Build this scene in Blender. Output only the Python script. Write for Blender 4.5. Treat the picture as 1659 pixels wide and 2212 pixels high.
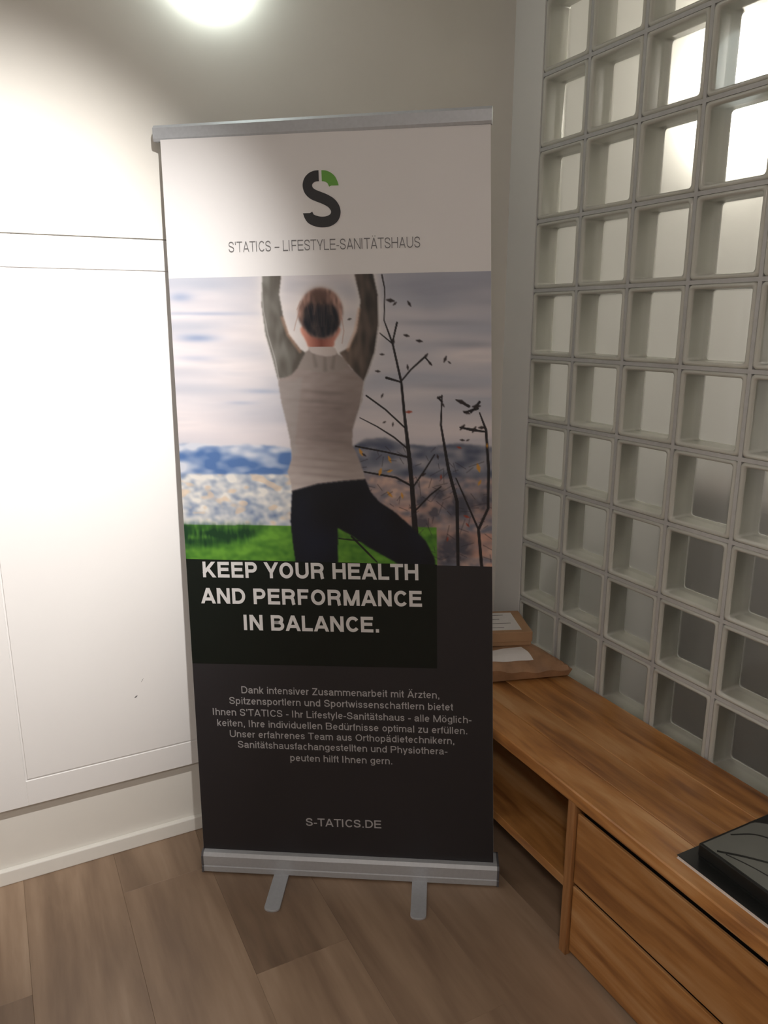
import bpy, bmesh, math, random
import numpy as np
from mathutils import Vector, Matrix

for o in list(bpy.data.objects):
    bpy.data.objects.remove(o, do_unlink=True)
scene = bpy.context.scene
col = scene.collection
R = math.radians

# ------------------------------------------------------------------ camera
cam_d = bpy.data.cameras.new('camera')
cam = bpy.data.objects.new('camera', cam_d)
col.objects.link(cam)
cam_d.sensor_fit = 'VERTICAL'
cam_d.sensor_height = 36.0
cam_d.lens = 1660.0 / 2212.0 * 36.0
cam_d.clip_start = 0.02
c_r = Vector((0.8905996, -0.4547882, 0.0))
c_u = Vector((0.1104074, 0.2161830, 0.9700903))
c_f = Vector((0.4411831, 0.8639633, -0.2427445))
m = Matrix((c_r, c_u, -c_f)).transposed().to_4x4()
m.translation = Vector((-1.5293, -2.1266, 1.5535))
cam.matrix_world = m
scene.camera = cam

# ------------------------------------------------------------------ world, exposure
world = bpy.data.worlds.new('world')
scene.world = world
world.use_nodes = True
world.node_tree.nodes['Background'].inputs[0].default_value = (0.9, 0.93, 1.0, 1)
world.node_tree.nodes['Background'].inputs[1].default_value = 0.05
vs = scene.view_settings
vs.view_transform = 'Standard'
vs.look = 'None'
vs.exposure = 0.0
vs.gamma = 1.0
vs.use_curve_mapping = False

# light levels (the lamps themselves are built further down)
SPOT_POS = Vector((-1.20, -1.52, 2.57))
SPOT_AIM = Vector((-1.57, 0.0, 1.32))
SPOT_W = 285.0
SPOT_COL = (1.0, 0.965, 0.925)
CEIL_W = 28.0
CEIL_COL = (1.0, 0.915, 0.85)
WALL_LAMP = 7.0
HALL_LAMP = 60.0
HALL_W = 14.0

# ------------------------------------------------------------------ helpers
ORG = {}

def worg(o):
    return ORG.get(o.name, Vector((0, 0, 0)))

def tag(o, label=None, cat=None, group=None, kind=None):
    if label: o['label'] = label
    if cat: o['category'] = cat
    if group: o['group'] = group
    if kind: o['kind'] = kind
    return o

def thing(name, loc, label, cat, group=None):
    o = bpy.data.objects.new(name, None)
    col.objects.link(o)
    o.location = loc
    o.empty_display_size = 0.05
    ORG[o.name] = Vector(loc)
    return tag(o, label, cat, group)

def put(name, bm, mat, parent=None, org=None, smooth=False):
    """bmesh in world coordinates -> one mesh object with a local origin"""
    if isinstance(bm, bmesh.types.BMesh):
        me = bpy.data.meshes.new(name)
        bmesh.ops.recalc_face_normals(bm, faces=bm.faces)
        bm.to_mesh(me); bm.free()
    else:
        me = bm
    co = np.empty(len(me.vertices) * 3, np.float32)
    me.vertices.foreach_get('co', co)
    co = co.reshape(-1, 3)
    if org is None:
        lo, hi = co.min(0), co.max(0)
        org = Vector(((lo[0] + hi[0]) / 2, (lo[1] + hi[1]) / 2, lo[2]))
    org = Vector(org)
    me.transform(Matrix.Translation(-org))
    if smooth:
        me.polygons.foreach_set('use_smooth', [True] * len(me.polygons))
    if mat: me.materials.append(mat)
    o = bpy.data.objects.new(name, me)
    col.objects.link(o)
    if parent:
        o.parent = parent
        o.location = org - worg(parent)
    else:
        o.location = org
    ORG[o.name] = org
    return o

def bbox(bm, x0, x1, y0, y1, z0, z1, bev=0.0, seg=2):
    vs_ = [bm.verts.new(v) for v in ((x0, y0, z0), (x1, y0, z0), (x1, y1, z0), (x0, y1, z0),
                                     (x0, y0, z1), (x1, y0, z1), (x1, y1, z1), (x0, y1, z1))]
    fs = [bm.faces.new([vs_[i] for i in f]) for f in ((0, 3, 2, 1), (4, 5, 6, 7), (0, 1, 5, 4), (1, 2, 6, 5), (2, 3, 7, 6), (3, 0, 4, 7))]
    if bev:
        es = list({e for f in fs for e in f.edges})
        bmesh.ops.bevel(bm, geom=es, offset=bev, segments=seg, profile=0.5, affect='EDGES')
    return bm

def box(x0, x1, y0, y1, z0, z1, bev=0.0, seg=2):
    return bbox(bmesh.new(), x0, x1, y0, y1, z0, z1, bev, seg)

def xform(bm, mat):
    bmesh.ops.transform(bm, matrix=mat, verts=bm.verts)
    return bm

def prism(pts, z0, z1, mat=None, bev=0.0):
    """flat polygon outline extruded from z0 to z1"""
    bm = bmesh.new()
    f = bm.faces.new([bm.verts.new((x, y, z0)) for x, y in pts])
    r = bmesh.ops.extrude_face_region(bm, geom=[f])
    bmesh.ops.translate(bm, vec=(0, 0, z1 - z0), verts=[v for v in r['geom'] if isinstance(v, bmesh.types.BMVert)])
    if bev:
        bmesh.ops.bevel(bm, geom=list(bm.edges), offset=bev, segments=2, profile=0.5, affect='EDGES')
    if mat: xform(bm, mat)
    return bm

def tube(p0, p1, r, n=16):
    bm = bmesh.new()
    p0, p1 = Vector(p0), Vector(p1)
    d = p1 - p0
    bmesh.ops.create_cone(bm, cap_ends=True, segments=n, radius1=r, radius2=r, depth=d.length)
    q = Vector((0, 0, 1)).rotation_difference(d.normalized()).to_matrix().to_4x4()
    q.translation = (p0 + p1) / 2
    return xform(bm, q)

def lathe(profile, n=32, mat=None):
    bm = bmesh.new()
    rings = []
    for r, z in profile:
        if r < 1e-6:
            rings.append([bm.verts.new((0, 0, z))])
        else:
            rings.append([bm.verts.new((r * math.cos(2 * math.pi * k / n), r * math.sin(2 * math.pi * k / n), z)) for k in range(n)])
    for a, b in zip(rings, rings[1:]):
        for k in range(n):
            k2 = (k + 1) % n
            if len(a) == 1 and len(b) == 1: continue
            if len(a) == 1: bm.faces.new((a[0], b[k], b[k2]))
            elif len(b) == 1: bm.faces.new((a[k], a[k2], b[0]))
            else: bm.faces.new((a[k], a[k2], b[k2], b[k]))
    if mat: xform(bm, mat)
    return bm

# ------------------------------------------------------------------ materials
def srgb(c):
    return tuple((x / 12.92 if x <= 0.04045 else ((x + 0.055) / 1.055) ** 2.4) for x in c)

def s255(r, g, b):
    return srgb((r / 255, g / 255, b / 255))

class NT:
    def __init__(self, name):
        self.m = bpy.data.materials.new(name)
        self.m.use_nodes = True
        self.t = self.m.node_tree
        self.b = self.t.nodes['Principled BSDF']
        self.out = self.t.nodes['Material Output']
    def n(self, typ, **kw):
        x = self.t.nodes.new(typ)
        for k, v in kw.items(): setattr(x, k, v)
        return x
    def l(self, a, b):
        self.t.links.new(a, b)
    def ramp(self, fac, stops):
        r = self.n('ShaderNodeValToRGB')
        e = r.color_ramp.elements
        while len(e) < len(stops): e.new(0.5)
        for el, (p, c) in zip(e, stops):
            el.position = p; el.color = (*c, 1)
        self.l(fac, r.inputs[0])
        return r.outputs[0]
    def mix(self, fac, a, b, mode='MIX'):
        x = self.n('ShaderNodeMix', data_type='RGBA', blend_type=mode)
        for s, v in ((x.inputs[0], fac), (x.inputs[6], a), (x.inputs[7], b)):
            if hasattr(v, 'is_output'): self.l(v, s)
            elif isinstance(v, tuple): s.default_value = (*v, 1)
            else: s.default_value = v
        return x.outputs[2]

def plain(name, color, rough=0.5, metal=0.0, noise=0.0, nscale=40.0, bump=0.0, spec=0.5):
    t = NT(name)
    t.b.inputs['Base Color'].default_value = (*color, 1)
    t.b.inputs['Roughness'].default_value = rough
    t.b.inputs['Metallic'].default_value = metal
    t.b.inputs['Specular IOR Level'].default_value = spec
    tc = t.n('ShaderNodeTexCoord')
    nz = t.n('ShaderNodeTexNoise')
    nz.inputs['Scale'].default_value = nscale
    nz.inputs['Detail'].default_value = 4
    t.l(tc.outputs['Object'], nz.inputs['Vector'])
    if noise:
        c = t.ramp(nz.outputs[0], [(0.3, tuple(x * (1 - noise) for x in color)), (0.7, tuple(min(1, x * (1 + noise)) for x in color))])
        t.l(c, t.b.inputs['Base Color'])
    if bump:
        bp = t.n('ShaderNodeBump')
        bp.inputs['Strength'].default_value = bump
        bp.inputs['Distance'].default_value = 0.002
        t.l(nz.outputs[0], bp.inputs['Height'])
        t.l(bp.outputs[0], t.b.inputs['Normal'])
    return t.m

def wood(name, stops, axis, rough, scale=1.0, tint=0.3, stretch=14.0, spec=0.5, bump=0.05, wav=0.55):
    """grain that runs along one axis, shifted and tinted per object"""
    t = NT(name)
    tc = t.n('ShaderNodeTexCoord')
    oi = t.n('ShaderNodeObjectInfo')
    mp = t.n('ShaderNodeMapping')
    sc = [stretch * scale] * 3
    sc[axis] = scale
    mp.inputs['Scale'].default_value = sc
    off = t.n('ShaderNodeVectorMath', operation='SCALE')
    off.inputs[0].default_value = (7.3, 13.1, 5.7)
    t.l(oi.outputs['Random'], off.inputs['Scale'])
    add = t.n('ShaderNodeVectorMath', operation='ADD')
    t.l(tc.outputs['Object'], add.inputs[0]); t.l(off.outputs[0], add.inputs[1])
    t.l(add.outputs[0], mp.inputs['Vector'])
    n1 = t.n('ShaderNodeTexNoise')
    n1.inputs['Scale'].default_value = 1.0; n1.inputs['Detail'].default_value = 5; n1.inputs['Distortion'].default_value = wav
    t.l(mp.outputs[0], n1.inputs['Vector'])
    n2 = t.n('ShaderNodeTexNoise')
    n2.inputs['Scale'].default_value = 5.0; n2.inputs['Detail'].default_value = 6
    t.l(mp.outputs[0], n2.inputs['Vector'])
    mx = t.n('ShaderNodeMath', operation='MULTIPLY_ADD')
    mx.inputs[1].default_value = 0.28
    sub = t.n('ShaderNodeMath', operation='SUBTRACT'); sub.inputs[1].default_value = 0.14
    t.l(n2.outputs[0], mx.inputs[0]); t.l(n1.outputs[0], sub.inputs[0]); t.l(sub.outputs[0], mx.inputs[2])
    c = t.ramp(mx.outputs[0], stops)
    br = t.n('ShaderNodeMapRange')
    br.inputs['To Min'].default_value = 1 - tint; br.inputs['To Max'].default_value = 1 + tint
    t.l(oi.outputs['Random'], br.inputs['Value'])
    hs = t.n('ShaderNodeHueSaturation')
    t.l(br.outputs[0], hs.inputs['Value']); t.l(c, hs.inputs['Color'])
    t.l(hs.outputs[0], t.b.inputs['Base Color'])
    t.b.inputs['Roughness'].default_value = rough
    t.b.inputs['Specular IOR Level'].default_value = spec
    bp = t.n('ShaderNodeBump')
    bp.inputs['Strength'].default_value = bump; bp.inputs['Distance'].default_value = 0.002
    t.l(mx.outputs[0], bp.inputs['Height']); t.l(bp.outputs[0], t.b.inputs['Normal'])
    return t.m

def emitter(name, color, strength):
    t = NT(name)
    t.b.inputs['Base Color'].default_value = (0.9, 0.9, 0.88, 1)
    t.b.inputs['Emission Color'].default_value = (*color, 1)
    t.b.inputs['Emission Strength'].default_value = strength
    t.b.inputs['Roughness'].default_value = 0.3
    return t.m

M = {}
M['wall'] = plain('wall_paint', (0.74, 0.715, 0.665), 0.75, noise=0.015, nscale=6, bump=0.08)
M['wall_white'] = plain('white_plaster', (0.76, 0.75, 0.73), 0.7, noise=0.015, nscale=6, bump=0.06)
M['ceiling'] = plain('ceiling_paint', (0.8, 0.79, 0.77), 0.9, noise=0.01)
M['lacquer'] = plain('white_lacquer', (0.80, 0.785, 0.775), 0.4, noise=0.01, nscale=4)
M['base'] = plain('baseboard_paint', (0.80, 0.785, 0.74), 0.4, noise=0.01)
M['subfloor'] = plain('subfloor', (0.02, 0.012, 0.008), 0.9, noise=0.1)
M['oak'] = wood('floor_oak', [(0.25, (0.17, 0.112, 0.074)), (0.45, (0.255, 0.172, 0.114)), (0.6, (0.325, 0.225, 0.152)), (0.78, (0.40, 0.29, 0.205))], 1, 0.42, 1.2, tint=0.07, stretch=8)
M['acacia_y'] = wood('acacia_lengthwise', [(0.25, (0.12, 0.048, 0.018)), (0.40, (0.29, 0.12, 0.037)), (0.52, (0.45, 0.205, 0.062)), (0.70, (0.58, 0.33, 0.15))], 1, 0.33, 1.5, tint=0.20, stretch=8, wav=0.9)
M['acacia_z'] = wood('acacia_upright', [(0.22, (0.13, 0.055, 0.022)), (0.5, (0.36, 0.165, 0.06)), (0.75, (0.52, 0.28, 0.12))], 2, 0.35, 2.0, tint=0.1, stretch=12, wav=1.0)
M['alu'] = plain('brushed_aluminium', (0.47, 0.49, 0.52), 0.42, metal=0.25, noise=0.04, nscale=120)
M['alu_dark'] = plain('grey_plastic', (0.10, 0.10, 0.11), 0.45, noise=0.05)
M['steel'] = plain('steel_pole', (0.4, 0.4, 0.42), 0.3, metal=0.9, noise=0.03)
M['sheet'] = plain('banner_white_film', (0.735, 0.72, 0.722), 0.5, noise=0.01, nscale=3)
M['dark_print'] = plain('dark_grey_print', (0.024, 0.022, 0.025), 0.42, noise=0.03, nscale=5, spec=0.35)
M['green_black'] = plain('green_black_print', (0.0045, 0.0075, 0.0055), 0.42, noise=0.05, nscale=5, spec=0.3)
M['text_white'] = plain('white_ink', (0.66, 0.65, 0.65), 0.5, noise=0.01)
M['text_grey'] = plain('light_grey_ink', (0.42, 0.41, 0.42), 0.5, noise=0.01)
M['text_dark'] = plain('dark_grey_ink', (0.16, 0.155, 0.16), 0.5, noise=0.01)
M['logo_dark'] = plain('charcoal_ink', (0.022, 0.022, 0.025), 0.5, noise=0.02)
M['logo_green'] = plain('green_ink', (0.12, 0.33, 0.045), 0.5, noise=0.02)
M['mortar'] = plain('grey_mortar', (0.50, 0.495, 0.49), 0.8, noise=0.05, nscale=60, bump=0.1)
M['card'] = plain('brown_cardboard', (0.40, 0.235, 0.125), 0.75, noise=0.06, nscale=25)
M['kraft'] = plain('kraft_paper', (0.33, 0.185, 0.10), 0.5, noise=0.22, nscale=22, bump=1.0)
M['paper'] = plain('white_paper_label', (0.76, 0.72, 0.70), 0.6, noise=0.03)
M['ink'] = plain('black_ink', (0.06, 0.055, 0.055), 0.6, noise=0.02)
M['pages'] = plain('page_edges', (0.72, 0.67, 0.63), 0.7, noise=0.05, nscale=200)
M['black'] = plain('black_card', (0.012, 0.0125, 0.012), 0.38, noise=0.05, spec=0.4)
M['grey_print'] = plain('grey_print', (0.17, 0.175, 0.16), 0.4, noise=0.06, nscale=14, spec=0.4)
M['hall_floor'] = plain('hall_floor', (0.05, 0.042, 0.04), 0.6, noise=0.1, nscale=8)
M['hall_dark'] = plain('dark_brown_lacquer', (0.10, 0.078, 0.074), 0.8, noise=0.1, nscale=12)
M['lamp_opal'] = emitter('opal_glass_lit', (0.90, 1.0, 0.94), WALL_LAMP)
M['hall_opal'] = emitter('hall_opal_lit', (1.0, 0.93, 0.80), HALL_LAMP)
M['spot_lens'] = emitter('spot_lens_lit', SPOT_COL, 6.0)
M['fill_lens'] = emitter('fill_lens_lit', CEIL_COL, 3.0)

def clear_pane():
    t = NT('clear_block_glass')
    tr = t.n('ShaderNodeBsdfTransparent'); tr.inputs[0].default_value = (0.95, 0.965, 0.95, 1)
    gl = t.n('ShaderNodeBsdfGlossy'); gl.inputs['Roughness'].default_value = 0.06
    fr = t.n('ShaderNodeFresnel'); fr.inputs['IOR'].default_value = 1.45
    mx = t.n('ShaderNodeMixShader')
    t.l(fr.outputs[0], mx.inputs[0]); t.l(tr.outputs[0], mx.inputs[1]); t.l(gl.outputs[0], mx.inputs[2])
    t.l(mx.outputs[0], t.out.inputs[0])
    return t.m

def frosted():
    t = NT('frosted_block_glass')
    rf = t.n('ShaderNodeBsdfRefraction'); rf.inputs['Color'].default_value = (0.93, 0.93, 0.92, 1)
    rf.inputs['Roughness'].default_value = 0.72; rf.inputs['IOR'].default_value = 1.12
    tl = t.n('ShaderNodeBsdfTranslucent'); tl.inputs['Color'].default_value = (0.85, 0.84, 0.82, 1)
    df = t.n('ShaderNodeBsdfDiffuse'); df.inputs['Color'].default_value = (0.8, 0.8, 0.79, 1)
    m1 = t.n('ShaderNodeMixShader'); m1.inputs[0].default_value = 0.14
    t.l(rf.outputs[0], m1.inputs[1]); t.l(tl.outputs[0], m1.inputs[2])
    m2 = t.n('ShaderNodeMixShader'); m2.inputs[0].default_value = 0.10
    t.l(m1.outputs[0], m2.inputs[1]); t.l(df.outputs[0], m2.inputs[2])
    t.l(m2.outputs[0], t.out.inputs[0])
    return t.m

def shell_glass():
    t = NT('block_side_glass')
    tl = t.n('ShaderNodeBsdfTranslucent'); tl.inputs['Color'].default_value = (0.80, 0.80, 0.74, 1)
    pr = t.b
    pr.inputs['Base Color'].default_value = (0.74, 0.73, 0.68, 1); pr.inputs['Roughness'].default_value = 0.13
    mx = t.n('ShaderNodeMixShader'); mx.inputs[0].default_value = 0.35
    t.l(pr.outputs[0], mx.inputs[1]); t.l(tl.outputs[0], mx.inputs[2])
    t.l(mx.outputs[0], t.out.inputs[0])
    return t.m

M['clear'] = clear_pane()
M['frost'] = frosted()
M['shell'] = shell_glass()

# ------------------------------------------------------------------ room shell
XL, YF, ZC = -3.35, -4.2, 2.72
DX0, DX1, DZ0, DZ1 = -1.632, -0.752, 0.238, 1.752       # opening of the flush cupboard door
PL = 0.026                                              # the strip below it lies this far back

def structure(name, bm, mat, label=None):
    return tag(put(name, bm, mat), label, kind='structure')

floor = structure('floor', box(XL, 0.0, YF, 0.05, -0.06, -0.009), M['subfloor'], 'brown oak-look plank floor')
random.seed(5)
W_PL, L_PL = 0.2455, 1.28
known = {2: -0.605, 1: -0.172, 0: -0.93, -1: -0.42, 3: -0.95, 4: -0.31}
for k in range(-8, 7):
    x0 = -1.594 + W_PL * k
    x1 = x0 + W_PL
    xa, xb = max(x0, XL), min(x1, 0.0)
    if xb - xa < 0.01: continue
    e = known.get(k, -random.uniform(0.1, 1.25))
    while e < PL: e += L_PL
    while e > YF:
        ya, yb = max(e - L_PL, YF), min(e, PL - 0.001)
        if yb - ya > 0.01:
            put('plank', box(xa + 0.0001, xb - 0.0001, ya + 0.0001, yb - 0.0001, -0.009, 0.0, 0.0005, 1), M['oak'], floor)
        e -= L_PL

bm = box(XL, 0.0, 0.0, 0.15, DZ1 + 0.003, ZC)
bbox(bm, XL, DX0 - 0.003, 0.0, 0.15, DZ0, DZ1 + 0.003)
bbox(bm, DX1 + 0.003, 0.0, 0.0, 0.15, DZ0, DZ1 + 0.003)
bbox(bm, DX0 - 0.003, DX1 + 0.003, 0.009, 0.15, DZ0, DZ1 + 0.003)
bbox(bm, XL, 0.0, PL, 0.15, -0.06, DZ0)
structure('wall_back', bm, M['wall'], 'cream wall behind the banner')
structure('baseboard_back', box(XL, -0.06, PL - 0.018, PL, 0.0, 0.045, 0.003), M['base'], 'low white baseboard at the foot of the cream wall')
structure('wall_left', box(XL - 0.12, XL, YF, 0.15, -0.06, ZC), M['wall_white'])
structure('wall_front', box(XL - 0.12, 0.12, YF - 0.12, YF, -0.06, ZC), M['wall_white'])
structure('ceiling', box(XL - 0.12, 2.6, YF - 0.12, 0.15, ZC, ZC + 0.1), M['ceiling'])

# flush door
door = bpy.data.objects.new('door_1', None); col.objects.link(door)
door.location = (DX0, 0, DZ0); ORG[door.name] = Vector((DX0, 0, DZ0))
tag(door, 'white flush cupboard door with a routed frame line, set in the cream wall', kind='structure')
put('door_leaf', box(DX0, DX1, 0.0035, 0.0088, DZ0, DZ1), M['lacquer'], door)
FR = 0.078
bm = bmesh.new()
bbox(bm, DX0, DX0 + FR - 0.0025, 0.0, 0.0037, DZ0, DZ1, 0.0008, 1)
bbox(bm, DX1 - FR + 0.0025, DX1, 0.0, 0.0037, DZ0, DZ1, 0.0008, 1)
bbox(bm, DX0 + FR - 0.0025, DX1 - FR + 0.0025, 0.0, 0.0037, DZ0, DZ0 + FR - 0.0025, 0.0008, 1)
bbox(bm, DX0 + FR - 0.0025, DX1 - FR + 0.0025, 0.0, 0.0037, DZ1 - FR + 0.0025, DZ1, 0.0008, 1)
put('door_frame', bm, M['lacquer'], door)
panel = put('door_panel', box(DX0 + FR + 0.0025, DX1 - FR - 0.0025, 0.0, 0.0037, DZ0 + FR + 0.0025, DZ1 - FR - 0.0025, 0.0008, 1), M['lacquer'], door)
for (sx, sz, ang, ln, wd) in ((-1.247, 0.498, 35, 0.011, 0.004), (-1.226, 0.545, 55, 0.014, 0.0012)):
    pts = [(ln * 0.5 * math.cos(a) * (0.8 + 0.2 * math.cos(2 * a)), wd * 0.5 * math.sin(a)) for a in [k * math.pi / 6 for k in range(12)]]
    mm = Matrix.Translation((sx, -0.0002, sz)) @ Matrix.Rotation(R(90), 4, 'X') @ Matrix.Rotation(R(ang), 4, 'Z')
    put('scuff_mark', prism(pts, 0.0, 0.0001, mm), M['text_dark'], panel)

# ------------------------------------------------------------------ glass block window
GY0 = -0.137          # first column starts here
PITCH = 0.2
NCOL = 9
ZTOP, ZBOT = 2.64, 0.44
NROW = 11
GY1 = GY0 - NCOL * PITCH
bm = box(0.0, 0.10, GY0 - 0.003, 0.15, -0.06, ZC)
bbox(bm, 0.0, 0.10, GY1, GY0 - 0.003, -0.06, ZBOT)
bbox(bm, 0.0, 0.10, GY1, GY0 - 0.003, ZTOP, ZC)
bbox(bm, 0.0, 0.10, YF, GY1, -0.06, ZC)
structure('wall_right', bm, M['wall_white'], 'narrow pale pier between the corner and the glass blocks')

win = bpy.data.objects.new('window_1', None); col.objects.link(win)
win.location = (0, (GY0 + GY1) / 2, ZBOT); ORG[win.name] = Vector(win.location)
tag(win, 'wall of square frosted glass blocks in grey mortar above the sideboard', kind='structure')
bm = bmesh.new()
J = 0.005
for j in range(NROW + 1):
    z = ZBOT + PITCH * j
    bbox(bm, 0.0035, 0.078, GY1, GY0 - 0.003, max(z - J, ZBOT), min(z + J, ZTOP))
for i in range(NCOL + 1):
    y = GY0 - PITCH * i
    for j in range(NROW):
        z = ZBOT + PITCH * j
        bbox(bm, 0.0035, 0.078, max(y - J, GY1), min(y + J, GY0 - 0.003), z + J, z + PITCH - J)
put('mortar', bm, M['mortar'], win)

# one block, local origin at its centre on the front plane, depth along +x
def ring_mesh():
    bm = bmesh.new()
    S_, I_ = 0.0948, 0.0835
    # profile from the outer back edge round the front lip to the inner back edge: (half size, depth)
    prof = [(S_, 0.080), (S_, 0.006), (S_ - 0.0015, 0.0022), (S_ - 0.005, 0.0), (I_ + 0.004, 0.0005), (I_ + 0.001, 0.003), (I_, 0.007), (I_ - 0.001, 0.04), (I_, 0.080)]
    def rr(h, rad, n=4):
        pts = []
        for cx, cy, a0 in ((1, 1, 0), (-1, 1, 90), (-1, -1, 180), (1, -1, 270)):
            for k in range(n + 1):
                a = R(a0 + 90 * k / n)
                pts.append((cx * (h - rad) + rad * math.cos(a), cy * (h - rad) + rad * math.sin(a)))
        return pts
    rings = []
    for h, dpt in prof:
        rings.append([bm.verts.new((dpt, py, pz)) for py, pz in rr(h, 0.010 if h > 0.088 else 0.008)])
    rings.append(rings[0])
    for a, b in zip(rings, rings[1:]):
        n = len(a)
        for k in range(n):
            bm.faces.new((a[k], a[(k + 1) % n], b[(k + 1) % n], b[k]))
    bmesh.ops.recalc_face_normals(bm, faces=bm.faces)
    me = bpy.data.meshes.new('glass_block'); bm.to_mesh(me); bm.free()
    me.polygons.foreach_set('use_smooth', [True] * len(me.polygons))
    me.materials.append(M['shell'])
    return me

def pane_mesh(name, x0, x1, h, bev, mat):
    bm = box(x0, x1, -h, h, -h, h, bev, 3) if bev else box(x0, x1, -h, h, -h, h)
    bmesh.ops.recalc_face_normals(bm, faces=bm.faces)
    me = bpy.data.meshes.new(name); bm.to_mesh(me); bm.free()
    me.materials.append(mat)
    return me

ring = ring_mesh()
bm = bmesh.new()
h = 0.0845
bm.faces.new([bm.verts.new((0.010, y, z)) for y, z in ((-h, -h), (-h, h), (h, h), (h, -h))])
front = bpy.data.meshes.new('front_pane'); bm.to_mesh(bm and front); bm.free(); front.materials.append(M['clear'])
bm = bmesh.new()
bm.faces.new([bm.verts.new((0.074, y, z)) for y, z in ((-h, -h), (-h, h), (h, h), (h, -h))])
back = bpy.data.meshes.new('back_pane'); bm.to_mesh(back); bm.free(); back.materials.append(M['frost'])
for i in range(NCOL):
    for j in range(NROW):
        b = bpy.data.objects.new('glass_block', ring); col.objects.link(b)
        b.parent = win
        b.location = Vector((0, GY0 - PITCH * (i + 0.5), ZBOT + PITCH * (j + 0.5))) - ORG[win.name]
        for nm, me in (('front_pane', front), ('back_pane', back)):
            o = bpy.data.objects.new(nm, me); col.objects.link(o); o.parent = b

# ------------------------------------------------------------------ hall behind the blocks
HX = 2.6
structure('wall_hall_back', box(0.10, HX, 0.0, 0.15, -0.06, ZC), M['wall_white'])
structure('wall_hall_right', box(HX, HX + 0.1, YF - 0.12, 0.15, -0.06, ZC), M['wall_white'])
structure('wall_hall_front', box(0.12, HX, YF - 0.12, YF, -0.06, ZC), M['wall_white'])
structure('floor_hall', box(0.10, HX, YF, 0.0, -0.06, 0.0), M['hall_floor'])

t = thing('added_hall_cupboard', (0.70, -1.09, 0.0), 'dark brown low cupboard added in the hall to darken the lower glass blocks', 'cupboard')  # unseen piece, added so the lower panes look darker
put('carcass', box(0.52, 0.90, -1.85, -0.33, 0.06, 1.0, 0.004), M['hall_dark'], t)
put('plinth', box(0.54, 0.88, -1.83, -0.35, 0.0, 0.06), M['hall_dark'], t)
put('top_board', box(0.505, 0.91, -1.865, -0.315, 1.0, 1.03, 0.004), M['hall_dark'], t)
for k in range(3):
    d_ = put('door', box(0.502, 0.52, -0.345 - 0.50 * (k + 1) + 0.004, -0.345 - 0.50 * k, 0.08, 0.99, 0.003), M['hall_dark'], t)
    put('knob', lathe([(0, 0), (0.006, 0), (0.006, 0.012), (0.014, 0.016), (0.014, 0.024), (0, 0.027)], 16, Matrix.Translation((0.502, -0.345 - 0.50 * k - 0.05, 0.62)) @ Matrix.Rotation(R(-90), 4, 'Y')), M['alu'], d_)

def wall_lamp(loc, label, r, mat):
    t = thing('wall_lamp', loc, label, 'lamp')
    mm = Matrix.Translation(loc) @ Matrix.Rotation(R(90), 4, 'X')
    put('backplate', lathe([(0, 0.0), (r * 0.80, 0.0), (r * 0.80, 0.016), (0, 0.016)], 48, mm), M['wall_white'], t, smooth=False)
    put('opal_shade', lathe([(0, 0.014), (r * 0.88, 0.014)] + [(r * math.cos(a), 0.026 + r * 0.6 * math.sin(a)) for a in [k * math.pi / 20 for k in range(-3, 10)]] + [(0, 0.026 + r * 0.6)], 48, mm), mat, t, smooth=True)
    return t
wall_lamp((-0.935, 0.0, 2.412), 'round glowing opal wall lamp high above the banner', 0.118, M['lamp_opal'])
wall_lamp((1.20, 0.0, 2.32), 'round glowing opal wall lamp behind the glass blocks', 0.15, M['hall_opal'])

def area_light(name, loc, size, power, color, parent=None):
    d = bpy.data.lights.new(name, 'AREA'); d.shape = 'DISK'; d.size = size; d.energy = power; d.color = color
    o = bpy.data.objects.new(name, d); col.objects.link(o)
    if parent:
        o.parent = parent; o.location = Vector(loc) - worg(parent)
    else: o.location = loc
    return o

def fill_ceiling_lamp(loc, r, power, color, label):  # out-of-view lamp, added as general fill light
    t = thing('fill_ceiling_lamp', loc, label, 'lamp')
    mm = Matrix.Translation(loc) @ Matrix.Rotation(R(180), 4, 'X')
    put('rim', lathe([(0, 0.0), (r, 0.0), (r, 0.035), (r - 0.012, 0.040), (r - 0.012, 0.030), (0, 0.030)], 40, mm), M['alu'], t)
    put('diffuser', lathe([(0, 0.0305), (r - 0.014, 0.0305), (r - 0.014, 0.036), (0, 0.037)], 40, mm), M['fill_lens'], t)
    area_light('fill_light', Vector(loc) + Vector((0, 0, -0.045)), r * 1.7, power, color, t)
    return t
fill_ceiling_lamp((-2.15, -3.0, ZC), 0.19, CEIL_W, CEIL_COL, 'round flat ceiling lamp added behind the camera for ambient light')  # added lamp, supplies the room's warm ambient level
fill_ceiling_lamp((1.55, -1.9, ZC), 0.19, HALL_W, (1.0, 0.92, 0.85), 'round flat ceiling lamp added in the hall as fill behind the glass blocks')  # added lamp, fills the hall so the panes brighten

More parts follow.
